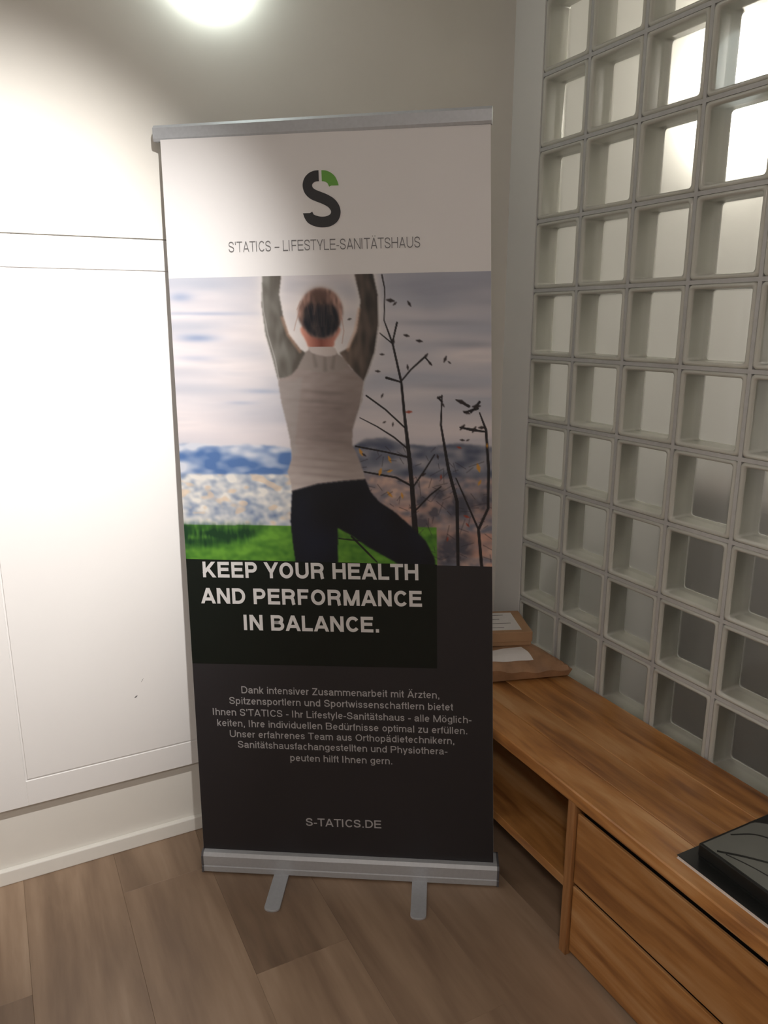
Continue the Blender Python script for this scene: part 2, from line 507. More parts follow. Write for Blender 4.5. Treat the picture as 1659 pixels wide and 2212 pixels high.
# ceiling spotlight that washes the cream wall
t = thing('ceiling_spotlight', (SPOT_POS.x, SPOT_POS.y, ZC), 'small swivelling ceiling spotlight aimed at the cream wall', 'spotlight')
put('mount', lathe([(0, 0), (0.045, 0), (0.045, 0.02), (0.012, 0.025), (0.012, 0.10), (0, 0.10)], 24, Matrix.Translation((SPOT_POS.x, SPOT_POS.y, ZC)) @ Matrix.Rotation(R(180), 4, 'X')), M['alu'], t)
sd = (SPOT_AIM - SPOT_POS).normalized()
sq = Vector((0, 0, 1)).rotation_difference(sd).to_matrix().to_4x4(); sq.translation = SPOT_POS
put('can', lathe([(0, -0.06), (0.035, -0.06), (0.04, -0.05), (0.042, 0.045), (0.036, 0.045), (0.034, 0.012), (0, 0.012)], 28, sq), M['alu'], t)
put('lens', lathe([(0, 0.0125), (0.033, 0.0125), (0.033, 0.018), (0, 0.02)], 28, sq), M['spot_lens'], t)
ld = bpy.data.lights.new('spot_light', 'SPOT')
ld.energy = SPOT_W; ld.color = SPOT_COL; ld.spot_size = R(58); ld.spot_blend = 1.0; ld.shadow_soft_size = 0.02
lo = bpy.data.objects.new('spot_light', ld); col.objects.link(lo); lo.parent = t
lp = SPOT_POS + sd * 0.05
lo.location = lp - worg(t)
lo.rotation_euler = sd.to_track_quat('-Z', 'Y').to_euler()

# ------------------------------------------------------------------ roll-up banner
D = Vector((0.85530176, -0.51813019, 0)); N = Vector((-0.51813019, -0.85530176, 0))
A0 = Vector((-1.13138653, -0.19013863, 0))
BWID = 0.8514
def bl(a, off, z):            # banner frame: along the cassette, back from its front face, up
    return A0 + D * a - N * off + Vector((0, 0, z))
BF = Matrix((D, -N, Vector((0, 0, 1)))).transposed().to_4x4()
BF.translation = A0
ban = thing('roll_up_banner', bl(BWID / 2, 0.04, 0), 'tall roll-up banner stand with a woman stretching, white top and black lower half', 'banner')
bm = bmesh.new()
prof = [(0.0, 0.006), (0.0, 0.022), (0.0025, 0.024), (0.0025, 0.028), (0.0, 0.030), (0.0, 0.056), (0.006, 0.0655), (0.016, 0.0665), (0.060, 0.0665), (0.078, 0.056), (0.085, 0.030), (0.080, 0.006)]
def extrude_profile(bm, prof, a0, a1):
    r0 = [bm.verts.new((a0, y, z)) for y, z in prof]; r1 = [bm.verts.new((a1, y, z)) for y, z in prof]
    n = len(prof)
    for k in range(n): bm.faces.new((r0[k], r0[(k + 1) % n], r1[(k + 1) % n], r1[k]))
    bm.faces.new(r0); bm.faces.new(list(reversed(r1)))
extrude_profile(bm, prof, 0.006, BWID - 0.006)
cas = put('cassette', xform(bm, BF), M['alu'], ban)
for a0, a1 in ((0.0, 0.006), (BWID - 0.006, BWID)):
    bm = bmesh.new()
    extrude_profile(bm, [(y * 1.02 - 0.001, z * 1.02 - 0.001 if z > 0.01 else z - 0.002) for y, z in prof], a0, a1)
    put('end_cap', xform(bm, BF), M['alu_dark'], cas)
for a in (0.232, 0.629):
    hw, L0, L1 = 0.0215, -0.138, 0.07
    pts = [(a - hw, L1), (a + hw, L1)] + [(a + hw * math.cos(-k * math.pi / 10), L0 + 0.014 + 0.014 * math.sin(-k * math.pi / 10)) for k in range(11)]
    put('foot', prism(pts, 0.0, 0.006, BF, 0.001), M['alu'], ban)

TL = Vector((-1.0865, -0.0539, 1.981)); TR = Vector((-0.4627, -0.5626, 1.978))
BL = Vector((-1.1193, -0.1741, 0.062)); BR = Vector((-0.4060, -0.6062, 0.062))
SH_W, SH_H = 83.0, 190.77       # printed sheet in centimetres
def sheet_pt(x, y, off=0.0):
    u, v = x / SH_W, y / SH_H
    p = (TL * (1 - u) + TR * u) * (1 - v) + (BL * (1 - u) + BR * u) * v
    du = (TR - TL) * (1 - v) + (BR - BL) * v
    dv = (BL - TL) * (1 - u) + (BR - TR) * u
    n = du.cross(dv).normalized()
    if n.y > 0: n = -n
    return p + n * off
rail_a, rail_b = Vector((-1.0933, -0.0300, 0)), Vector((-0.4570, -0.5600, 0))
rd = (rail_b - rail_a); rl = rd.length; rd.normalize()
RF = Matrix((rd, Vector((-rd.y, rd.x, 0)), Vector((0, 0, 1)))).transposed().to_4x4()
RF.translation = Vector((-1.0933, -0.0300, 1.9985))
bm = bmesh.new()
extrude_profile(bm, [(-0.009, -0.020), (-0.012, -0.014), (-0.012, 0.010), (-0.006, 0.017), (0.006, 0.017), (0.012, 0.010), (0.012, -0.014), (0.004, -0.020)], 0.0, rl)
put('top_rail', xform(bm, RF), M['alu'], ban)
put('support_pole', tube(bl(BWID / 2, 0.062, 0.05), (rail_a + rail_b) / 2 + Vector((0.012, 0.017, 1.985)), 0.009), M['steel'], ban)

NXS, NYS = 12, 24
bm = bmesh.new()
g = [[[bm.verts.new(sheet_pt(SH_W * i / NXS, SH_H * j / NYS, o_)) for i in range(NXS + 1)] for j in range(NYS + 1)] for o_ in (0.0, -0.0008)]
for j in range(NYS):
    for i in range(NXS):
        bm.faces.new((g[0][j][i], g[0][j + 1][i], g[0][j + 1][i + 1], g[0][j][i + 1]))
        bm.faces.new((g[1][j][i], g[1][j][i + 1], g[1][j + 1][i + 1], g[1][j + 1][i]))
for j in range(NYS):
    for i in (0, NXS): bm.faces.new((g[0][j][i], g[0][j + 1][i], g[1][j + 1][i], g[1][j][i]))
for i in range(NXS):
    for j in (0, NYS): bm.faces.new((g[0][j][i], g[0][j][i + 1], g[1][j][i + 1], g[1][j][i]))
sheet = put('banner_sheet', bm, M['sheet'], ban)

def patch(name, corners, off, mat, nx=8, ny=8):
    bm = bmesh.new()
    (x0, y0), (x1, y1), (x2, y2), (x3, y3) = corners
    def q(s, t_):
        xa, ya = x0 + (x1 - x0) * s, y0 + (y1 - y0) * s
        xb, yb = x3 + (x2 - x3) * s, y3 + (y2 - y3) * s
        return sheet_pt(xa + (xb - xa) * t_, ya + (yb - ya) * t_, off)
    vv = [[bm.verts.new(q(i / nx, j / ny)) for i in range(nx + 1)] for j in range(ny + 1)]
    for j in range(ny):
        for i in range(nx): bm.faces.new((vv[j][i], vv[j + 1][i], vv[j + 1][i + 1], vv[j][i + 1]))
    me = bpy.data.meshes.new(name); bm.to_mesh(me); bm.free()
    return put(name, me, mat, sheet)

patch('dark_print_field', [(0.02, 104.9), (82.98, 103.2), (82.98, SH_H - 0.1), (0.02, SH_H - 0.1)], 0.0003, M['dark_print'])
patch('green_black_field', [(0.03, 104.7), (68.65, 103.3), (68.22, 132.05), (0.03, 134.16)], 0.0006, M['green_black'])

# ---- the printed photograph, painted per vertex in sheet centimetres
ART = {
    'arm_l': [(25.45,31.84),(30.46,31.91),(29.68,36.36),(30.52,41.89),(31.72,45.95),(34.62,49.53),(35.98,50.3),(33.57,54.17),(32.09,55.73),(29.79,56.68),(28.26,56.69),(26.96,51.08),(25.54,45.94),(24.9,38.83)],
    'arm_r': [(49.36,31.43),(54.04,31.49),(55.11,36.61),(55.19,43.03),(53.9,50.04),(52.12,54.63),(50.94,57.1),(48.81,55.15),(46.7,52.6),(44.85,50.3),(47.37,49.03),(49.43,45.0),(50.09,41.51),(50.75,38.05)],
    'torso': [(28.27,56.53),(29.8,56.53),(33.29,54.17),(35.98,50.3),(37.72,48.77),(42.43,48.77),(45.1,51.06),(48.54,54.9),(50.95,56.95),(50.23,61.88),(48.73,65.56),(47.49,69.28),(47.36,73.02),(48.41,75.15),(49.94,79.45),(50.43,81.73),(44.5,82.4),(37.66,83.42),(30.71,85.51),(30.38,82.58),(29.68,80.39),(31.12,76.53),(30.87,72.19),(30.1,67.89),(28.94,62.58)],
    'yoke': [(33.29,54.17),(34.48,52.62),(35.98,50.3),(37.64,50.56),(41.21,51.58),(45.1,51.06),(46.97,52.6),(45.53,54.39),(41.06,55.18),(36.63,54.68)],
    'collar': [(37.16,48.77),(42.98,48.77),(44.02,50.56),(41.23,51.07),(37.65,50.3)],
    'panel': [(32.02,57.3),(34.88,56.24),(33.37,64.66),(32.15,72.71),(32.88,75.41),(31.15,75.98),(30.87,72.19),(30.1,67.89),(28.94,62.58),(28.52,57.32)],
    'head': [(35.43,43.94),(34.35,40.91),(35.73,37.42),(38.03,35.46),(40.8,34.89),(44.04,35.91),(45.85,38.5),(46.02,41.23),(44.92,44.23),(43.63,46.24),(40.85,46.89),(37.55,46.22)],
    'hair': [(35.99,43.94),(35.55,41.42),(37.03,39.17),(38.45,38.44),(40.63,38.95),(42.83,38.72),(44.42,39.98),(44.77,42.47),(43.96,44.98),(41.42,46.49),(38.39,46.23)],
    'neck': [(35.32,43.94),(44.93,43.98),(43.69,47.5),(42.86,49.03),(37.43,49.13),(36.27,47.59)],
    'legs': [(30.71,85.35),(37.67,83.26),(44.51,82.29),(50.43,81.62),(51.73,84.88),(53.9,87.31),(57.75,89.71),(62.13,93.49),(65.95,97.3),(68.1,101.76),(68.67,108.02),(64.63,108.16),(57.42,102.95),(50.72,99.44),(46.28,96.45),(42.64,94.58),(42.28,104.28),(41.82,108.94),(31.38,109.29),(30.33,100.05),(29.89,93.22)],
    'hill_l': [(-2.53,74.32),(4.62,73.55),(11.62,74.11),(18.62,73.56),(26.68,73.77),(31.22,74.35),(30.89,81.47),(-3.06,82.25)],
    'hill_r': [(47.06,73.56),(50.48,71.37),(56.03,70.87),(60.4,72.29),(68.05,72.71),(74.56,71.82),(84.21,72.46),(84.19,81.48),(46.8,81.15)],
    'valley': [(-3.03,81.86),(30.91,81.08),(30.29,94.63),(-3.96,95.83)],
    'valley_r': [(46.82,80.6),(84.19,80.41),(84.13,104.08),(45.97,105.32)],
    'green': [(-3.93,95.43),(68.68,93.48),(68.67,108.02),(-4.92,110.51)],
    'dgreen': [(-3.94,95.54),(22.74,94.71),(17.85,98.69),(11.88,100.01),(5.28,101.08),(-4.38,102.24)],
    'sky_d': [(55.01,31.26),(84.32,30.73),(84.3,39.78),(76.51,39.24),(68.61,40.64),(62.32,37.17),(55.92,36.62)],
}
TWIGS = [
    [(63.2,95.42,0.79),(62.62,83.55,0.58),(61.99,74.93,0.53),(61.11,65.43,0.37),(60.49,57.16,0.32),(58.56,48.03,0.26),(56.55,42.54,0.16),(56.93,35.17,0.16),(56.32,32.01,0.21)],
    [(58.57,47.53,0.21),(59.77,43.05,0.26)],
    [(58.56,48.03,0.16),(55.39,45.52,0.16)],
    [(60.5,56.9,0.21),(63.0,54.09,0.21),(66.55,51.05,0.26)],
    [(66.55,51.05,0.21),(68.13,52.81,0.16)],
    [(60.49,57.16,0.21),(56.71,56.15,0.32)],
    [(61.15,68.32,0.21),(56.23,63.91,0.21),(51.38,60.57,0.21)],
    [(61.47,73.34,0.21),(58.24,70.73,0.21),(53.9,68.14,0.16),(49.54,66.08,0.11)],
    [(62.24,75.73,0.26),(55.93,74.49,0.21),(48.19,73.27,0.21)],
    [(62.63,83.01,0.26),(58.53,80.92,0.26),(50.21,79.72,0.21)],
    [(62.62,83.55,0.21),(65.74,79.15,0.21),(68.55,74.82,0.16)],
    [(63.05,89.58,0.21),(67.28,85.09,0.21),(70.06,82.85,0.16)],
    [(74.2,103.55,0.42),(74.12,86.57,0.42),(72.04,78.5,0.42),(70.3,67.42,0.26),(70.68,60.17,0.16)],
    [(80.28,103.36,0.42),(79.52,93.58,0.37),(82.0,88.02,0.32),(82.16,77.78,0.37),(81.56,68.32,0.32),(79.99,64.2,0.16)],
    [(79.52,93.58,0.26),(76.04,85.43,0.21),(73.92,80.61,0.16)],
    [(81.56,68.84,0.21),(77.82,68.37,0.37),(75.14,67.88,0.21)],
    [(74.15,61.17,0.16),(77.34,62.68,0.37)],
    [(76.25,64.24,0.21),(79.46,63.18,0.37)],
    [(77.86,64.22,0.21),(80.0,61.64,0.32)],
    [(70.66,61.71,0.26),(69.6,60.69,0.21)],
    [(46.27,96.74,0.26),(50.67,101.16,0.26),(52.88,103.37,0.16)],
    [(42.82,97.4,0.16),(48.5,97.81,0.21)],
]
LEAVES = [(58.3,37.87,0.74,0),(59.35,38.61,0.42,0),(62.97,38.64,0.53,0),(62.11,46.04,0.53,0),(65.29,47.29,0.58,0),(66.83,50.8,0.53,0),(71.61,51.55,0.58,0),(72.67,52.3,0.32,0),(55.78,50.55,0.42,0),(54.58,54.62,0.47,0),(62.2,53.58,0.47,0),(55.5,60.54,0.42,0),(62.22,64.38,0.58,2),(58.05,67.56,0.37,0),(55.86,67.06,0.32,0),(75.48,61.67,0.84,0),(79.2,62.67,0.74,0),(76.79,64.23,0.63,0),(78.62,68.36,0.63,0),(75.68,67.88,0.63,0),(80.5,67.82,0.63,0),(70.14,60.69,0.53,0),(70.92,62.48,0.42,0),(49.54,74.76,0.68,1),(50.35,75.39,0.42,0),(56.99,76.35,0.63,1),(54.4,79.64,0.68,1),(56.91,79.32,0.53,1),(65.45,79.97,0.58,0),(79.63,77.82,0.79,1),(74.82,72.87,0.42,2),(70.1,80.42,0.42,2),(56.75,85.32,0.63,1),(59.97,85.52,0.53,1),(79.87,81.57,0.53,1),(76.54,90.34,0.53,2),(76.79,92.54,0.42,2),(71.52,96.47,0.42,2),(69.36,75.34,0.42,0),(81.81,72.24,0.42,1),(47.73,42.24,0.37,0),(75.65,71.01,0.42,0),(76.99,71.0,0.32,0),(58.84,47.53,0.42,0),(67.86,52.56,0.47,0)]
BUSHES = [(73.82,88.21,2.63),(76.56,87.6,2.11),(68.3,90.0,1.58),(72.59,98.8,3.16),(75.36,98.15,2.63),(65.04,86.78,1.32),(70.34,101.12,2.11),(64.92,92.86,2.11),(80.93,86.41,1.84),(69.49,84.49,1.58)]
LOGO_S = [(41.28,9.47),(40.31,9.53),(39.33,9.9),(38.56,10.65),(38.29,11.63),(38.64,12.67),(39.57,13.49),(40.97,14.07),(42.64,14.71),(44.19,15.59),(45.1,16.75),(45.23,17.9),(44.62,18.97),(43.29,19.64),(41.63,19.8),(39.99,19.51),(38.76,18.89),(38.07,17.72)]
LOGO_G = [(42.01,9.49),(42.86,9.57),(43.69,9.89),(44.45,10.54),(45.02,11.73)]

PNX, PNY = 470, 420
ss, tt = np.meshgrid(np.linspace(0, 1, PNX), np.linspace(0, 1, PNY))
PX = 0.03 + 82.94 * ss
yt = 32.45 + (31.3 - 32.45) * ss
yb = 104.9 + (103.2 - 104.9) * ss
PY = yt + (yb - yt) * tt
rng = np.random.default_rng(3)

def blur(a, sx, sy=None):
    sy = sx if sy is None else sy
    fy = np.fft.fftfreq(a.shape[0] * 2)[:, None]; fx = np.fft.rfftfreq(a.shape[1] * 2)[None, :]
    p = np.pad(a, ((0, a.shape[0]), (0, a.shape[1])), mode='symmetric')
    k = np.exp(-2 * (np.pi ** 2) * ((fx * sx) ** 2 + (fy * sy) ** 2))
    return np.fft.irfft2(np.fft.rfft2(p) * k, s=p.shape)[:a.shape[0], :a.shape[1]]

def noise(sx, sy):
    a = blur(rng.standard_normal((PNY, PNX)), sx, sy)
    return (a - a.mean()) / a.std()

def pmask(pts, soft=0.8):
    pts = np.array(pts)
    inside = np.zeros(PX.shape, bool)
    for (xa, ya), (xb, yb_) in zip(pts, np.roll(pts, -1, 0)):
        if ya == yb_: continue
        c = ((ya > PY) != (yb_ > PY)) & (PX < (xb - xa) * (PY - ya) / (yb_ - ya) + xa)
        inside ^= c
    f = inside.astype(float)
    return np.clip(blur(f, soft), 0, 1) if soft else f

def smooth(pts, n=4):
    """closed Catmull-Rom through the outline"""
    p = np.array(pts); out = []
    for k in range(len(p)):
        a, b, c, d_ = p[k - 1], p[k], p[(k + 1) % len(p)], p[(k + 2) % len(p)]
        for s in np.arange(n) / n:
            out.append(0.5 * (2 * b + (c - a) * s + (2 * a - 5 * b + 4 * c - d_) * s * s + (3 * b - a - 3 * c + d_) * s ** 3))
    return np.array(out)

def blob(x, y, r, soft=0.5, ax=1.0):
    d_ = np.hypot((PX - x) / ax, PY - y)
    return np.clip((r - d_) / max(soft, 1e-3) + 0.5, 0, 1)

def gauss(x, y, rx, ry):
    return np.exp(-((PX - x) / rx) ** 2 - ((PY - y) / ry) ** 2)

def stroke(pts, soft=0.12):
    out = np.zeros(PX.shape)
    for (xa, ya, ra), (xb, yb_, rb) in zip(pts, pts[1:]):
        dx, dy = xb - xa, yb_ - ya
        s = np.clip(((PX - xa) * dx + (PY - ya) * dy) / (dx * dx + dy * dy + 1e-9), 0, 1)
        d_ = np.hypot(PX - xa - s * dx, PY - ya - s * dy)
        out = np.maximum(out, np.clip((ra + (rb - ra) * s - d_) / soft + 0.5, 0, 1))
    return out

IMG = np.ones((PNY, PNX, 3))
def lay(mask, rgb):
    global IMG
    c = np.array(rgb, float)
    if c.max() > 1.5: c = c / 255.0
    IMG = IMG * (1 - mask[..., None]) + c * mask[..., None]
def layf(mask, arr):
    global IMG
    IMG = IMG * (1 - mask[..., None]) + arr * mask[..., None]
def lerp(f, a, b):
    f = np.clip(f, 0, 1)[..., None]
    return (np.array(a) * (1 - f) + np.array(b) * f) / 255.0

# sky
n1 = noise(46, 7); n2 = noise(18, 3)
IMG = lerp(0.52 + 0.25 * n1 + 0.08 * n2, (196, 199, 212), (242, 234, 236))
lay(np.clip(0.85 * pmask(ART['sky_d'], 9) + 0.1 * n2, 0, 1) * 0.85, (168, 172, 188))
lay(0.55 * gauss(8, 33, 30, 4), (190, 196, 212))
for cx, cy, rx, ry, a in ((7, 47, 5.5, 1.0, 0.75), (3, 37, 3.5, 1.2, 0.6), (9, 41, 12, 0.5, 0.45), (24, 60, 5, 0.6, 0.4), (18, 63, 4, 0.5, 0.35), (6, 52, 6, 0.8, 0.35), (78, 48, 8, 0.9, 0.5), (70, 43, 12, 0.8, 0.4), (72, 58, 9, 0.8, 0.3)):
    lay(a * gauss(cx, cy, rx, ry), (138, 158, 196) if cx < 40 else (150, 154, 172))
lay(0.75 * np.clip(gauss(40, 47, 13, 9), 0, 1), (252, 246, 244))
lay(0.6 * np.clip((PY - 60) / 14, 0, 1) * np.clip((76 - PY) / 4, 0, 1), (240, 228, 230))
# hills and valley
hn = noise(12, 4); hn2 = noise(5, 3); hn3 = noise(2.6, 2.2)
layf(pmask(ART['hill_l'], 1.5), lerp(0.42 + 0.30 * hn + 0.16 * hn2 - 0.05 * (PY - 78), (88, 122, 178), (216, 220, 232)))
layf(pmask(ART['hill_r'], 1.5), lerp(0.35 + 0.2 * hn + 0.15 * hn2, (92, 100, 122), (176, 174, 182)))
layf(pmask(ART['valley'], 1.5), lerp(0.66 + 0.17 * hn2 + 0.10 * hn3, (122, 142, 176), (242, 238, 232)))
lay(pmask(ART['valley'], 1.5) * np.clip(noise(5, 3) - 0.9, 0, 1) * 0.6, (236, 206, 176))
layf(pmask(ART['valley_r'], 2.5), lerp(0.58 + 0.22 * hn2 + 0.14 * hn3, (122, 124, 140), (218, 186, 174)))
lay(pmask(ART['valley_r'], 3) * np.clip((PY - 84) / 8, 0, 1) * np.clip(0.35 + 0.3 * hn, 0, 0.7), (226, 170, 148))
for x, y, r in BUSHES:
    lay(np.clip(gauss(x, y, r, r * 1.15) * (1.1 + 0.35 * hn3), 0, 0.85), (78, 80, 94))
# green strip
gr = lerp(0.5 + 0.18 * noise(10, 3) + 0.12 * hn3, (66, 122, 42), (116, 176, 62))
layf(pmask(ART['green'], 0.6), gr)
lay(np.clip(pmask(ART['dgreen'], 5) * (0.85 + 0.2 * hn2 + 0.15 * noise(1.2, 5)), 0, 1), (26, 66, 36))
lay(0.6 * np.clip((PY - 95 + 0.4 * noise(2, 9)) / 2.5, 0, 1) * pmask(ART['green'], 0.8) * (PX > 42) * np.clip((97.5 - PY) / 2, 0, 1), (36, 70, 30))
# saplings and leaves
for tw in TWIGS: lay(stroke(tw) * 0.95, (30, 27, 30))
LC = {0: (44, 36, 38), 1: (222, 158, 62), 2: (168, 70, 50)}
for k, (x, y, r, c) in enumerate(LEAVES):
    a = rng.uniform(0, 3.1); q = r * 1.25
    lay(stroke([(x - q * math.cos(a), y - q * math.sin(a), r * 0.25), (x, y, r * 0.62), (x + q * math.cos(a), y + q * math.sin(a), r * 0.2)], 0.3) * 0.92, LC[c])
for k in range(110):
    x = rng.uniform(50, 82.5); y = rng.uniform(73, 102)
    a = rng.uniform(0, 3.1); L = rng.uniform(1, 4)
    lay(stroke([(x, y, 0.1), (x + L * math.cos(a), y + L * math.sin(a), 0.08)], 0.2) * 0.55, (58, 52, 58))
# the woman seen from behind
body = np.maximum.reduce([pmask(smooth(ART[k]), 0) for k in ('arm_l', 'arm_r', 'torso', 'head', 'neck')])
lay(np.clip(blur(body, 7) * 1.5, 0, 1) * np.clip((60 - PY) / 14, 0, 1) * 0.7, (255, 248, 244))
fold = noise(14, 2.2); fold2 = noise(5, 2)
tor = pmask(ART['torso'], 1.0)
tc_ = lerp(0.45 + 0.035 * fold + 0.03 * fold2 + np.clip((PY - 73) / 9, 0, 1) * 0.42 - 0.30 * gauss(42, 67, 7, 7), (130, 116, 112), (202, 190, 186))
layf(tor, tc_)
lay(0.35 * pmask(ART['panel'], 1.5), (168, 166, 164))
for yy, xx, rr_ in ((60, 41, 7), (62.5, 40, 8), (72, 40, 6), (77, 41, 8), (79, 38, 8), (81, 40, 8)):
    lay(0.22 * np.clip(gauss(xx, yy + 0.06 * (PX - xx), rr_, 0.45), 0, 1) * tor, (104, 92, 90))
lay(0.9 * pmask(smooth(ART['yoke']), 1.2), (160, 150, 145))
for k, (x, y, a) in enumerate(((38, 52, 1.2), (41, 53, 1.6), (43.5, 52.5, 2.0))):
    lay(0.45 * stroke([(x, y - 1.6, 0.3), (x + 1.5 * math.cos(a), y + 1.4, 0.5)], 0.8), (116, 106, 102))
al = pmask(ART['arm_l'], 1.0); ar = pmask(ART['arm_r'], 1.0)
wr = noise(2.5, 7)
layf(al, lerp(0.45 + 0.16 * wr + 0.25 * np.clip((30 - PX) / 4, -1, 1), (92, 86, 80), (140, 138, 132)))
layf(ar, lerp(0.4 + 0.16 * wr - 0.3 * np.clip((PX - 52) / 3, -1, 1), (58, 54, 52), (126, 110, 100)))
for pts in ([(30.2, 42), (31.5, 46), (34.5, 50)], [(50.3, 40), (49.2, 45), (47, 49.5)]):
    lay(0.55 * stroke([(x, y, 0.35) for x, y in pts], 0.8), (222, 176, 150))
for pts in ([(25.2, 34), (25.3, 40), (26.2, 46), (27.8, 52), (28.6, 57)], [(55.1, 37), (55.1, 43), (53.9, 50), (51, 57), (49.3, 65)]):
    lay(0.6 * stroke([(x, y, 0.12) for x, y in pts], 0.35), (222, 220, 218))
lay(pmask(ART['collar'], 1.0), (206, 194, 190))
layf(pmask(smooth(ART['neck']), 1.2), lerp(np.abs(PX - 40.2) / 5.2, (138, 78, 66), (238, 168, 148)))
lay(pmask(smooth(ART['collar']), 1.0) * (PY > 48.9) * 1.0, (206, 194, 190))
hd = pmask(smooth(ART['head']), 1.6)
layf(hd, lerp(0.40 + 0.2 * noise(1.6, 4) + 1.1 * (np.hypot((PX - 40.2) / 5.8, (PY - 41) / 6.2) - 0.75), (74, 58, 54), (200, 158, 144)))
layf(pmask(smooth(ART['hair']), 2.2), lerp(0.22 + 0.25 * noise(1.6, 5), (20, 24, 36), (92, 76, 72)))
lay(0.75 * gauss(40.3, 37.6, 2.6, 1.9), (82, 60, 54))
lay(0.8 * gauss(41, 42.8, 2.8, 2.8), (20, 24, 34))
for k in range(16):
    x0 = rng.uniform(36.5, 44); 
    lay(0.16 * stroke([(x0, 37.5 + rng.uniform(0, 2), 0.06), (40.5 + (x0 - 40.5) * 0.7, 44, 0.05)], 0.2), (186, 138, 116))
lay(0.8 * gauss(40.2, 36.3, 2.2, 1.3), (98, 74, 66))
lay(0.3 * stroke([(38.2, 36.0, 0.3), (39.0, 38.6, 0.4), (38.6, 41, 0.3)], 0.5), (150, 116, 104))
lay(0.3 * stroke([(42.6, 36.2, 0.3), (42.9, 38.8, 0.4), (43.2, 41, 0.3)], 0.5), (140, 106, 94))
for pts in ([(34.6, 41), (33.8, 43), (33.2, 45)], [(45.8, 42), (46.2, 45), (45.6, 48)], [(35.2, 38), (34.2, 40)]):
    lay(0.55 * stroke([(x, y, 0.08) for x, y in pts], 0.25), (176, 120, 100))
layf(pmask(ART['legs'], 1.0), lerp(0.35 + 0.15 * noise(14, 20) + 0.4 * gauss(33, 88, 5, 6), (9, 11, 17), (26, 34, 56)))
lay(0.55 * stroke([(30.7, 85.3, 0.1), (37.6, 83.2, 0.1), (44.5, 82.2, 0.1), (50.3, 81.6, 0.1)], 0.4), (70, 62, 64))

IMG = np.clip(IMG, 0, 1)
lin = np.where(IMG <= 0.04045, IMG / 12.92, ((IMG + 0.055) / 1.055) ** 2.4) * 0.76
co = np.empty((PNY, PNX, 3))
U, V = (PX / SH_W)[..., None], (PY / SH_H)[..., None]
a_, b_, c_, d_ = (np.array(v) for v in (TL, TR, BR, BL))
co = (a_ * (1 - U) + b_ * U) * (1 - V) + (d_ * (1 - U) + c_ * U) * V
nrm = (sheet_pt(41, 68, 1.0) - sheet_pt(41, 68, 0.0))
co = co + np.array(nrm) * 0.0005
me = bpy.data.meshes.new('photo_print')
idx = np.arange(PNX * PNY).reshape(PNY, PNX)
quads = np.stack([idx[:-1, :-1], idx[1:, :-1], idx[1:, 1:], idx[:-1, 1:]], -1).reshape(-1, 4)
me.vertices.add(PNX * PNY); me.vertices.foreach_set('co', co.reshape(-1).astype(np.float32))
me.loops.add(quads.size); me.loops.foreach_set('vertex_index', quads.reshape(-1).astype(np.int32))
me.polygons.add(len(quads)); me.polygons.foreach_set('loop_start', (np.arange(len(quads)) * 4).astype(np.int32))
me.update(calc_edges=True)
ca = me.color_attributes.new('print', 'FLOAT_COLOR', 'POINT')
ca.data.foreach_set('color', np.concatenate([lin, np.ones((PNY, PNX, 1))], -1).reshape(-1).astype(np.float32))
tpm = NT('photo_print')
at_ = tpm.n('ShaderNodeAttribute', attribute_name='print')
tpm.l(at_.outputs['Color'], tpm.b.inputs['Base Color'])
tpm.b.inputs['Roughness'].default_value = 0.5
tpm.b.inputs['Specular IOR Level'].default_value = 0.35
ph = put('photo_print', me, tpm.m, sheet)
ph['label'] = 'printed photo of a woman seen from behind, arms raised, above a valley'

def smooth_open(pts, n=5):
    p = [Vector((*pts[0], 0)) * 2 - Vector((*pts[1], 0))] + [Vector((*q, 0)) for q in pts] + [Vector((*pts[-1], 0)) * 2 - Vector((*pts[-2], 0))]
    out = []
    for k in range(1, len(p) - 2):
        a, b, c, d1 = p[k - 1:k + 3]
        for i in range(n):
            s = i / n
            out.append(0.5 * (2 * b + (c - a) * s + (2 * a - 5 * b + 4 * c - d1) * s * s + (3 * b - a - 3 * c + d1) * s ** 3))
    out.append(p[-2])
    return out
# ---- lettering: a plain grotesque drawn with strokes (cap height 1, stroke weight w)
def earc(cx, cy, rx, ry, a0, a1, n=14):
    return [(cx + rx * math.cos(R(a0 + (a1 - a0) * k / n)), cy + ry * math.sin(R(a0 + (a1 - a0) * k / n))) for k in range(n + 1)]
def spl(pts, n=4):
    return [(v.x, v.y) for v in smooth_open(pts, n)]
S_CURVE = [(0.97, 0.73), (0.86, 0.92), (0.5, 1), (0.14, 0.92), (0.03, 0.75), (0.14, 0.60), (0.5, 0.51), (0.86, 0.41), (1, 0.25), (0.88, 0.08), (0.5, 0), (0.12, 0.08), (0.0, 0.28)]
ADV = dict(zip('ABCDEFHIKLMNOPRSTUYZ', (1.0, 1.0, .94, 1.0, .92, .85, 1.0, .39, 1.0, .82, 1.16, 1.0, 1.06, .93, 1.0, .92, .85, 1.0, .93, .85)))
ADV.update(dict(zip('abcdefghiklmnoprstuvwyz', (.77, .77, .70, .77, .77, .40, .77, .77, .31, .70, .31, 1.16, .77, .77, .77, .47, .69, .40, .77, .70, 1.0, .70, .68))))
ADV.update({' ': .39, '.': .38, ',': .38, '-': .46, '\u2013': .77, "'": .30})
DIA = {'\u00c4': 'A', '\u00e4': 'a', '\u00f6': 'o', '\u00fc': 'u'}
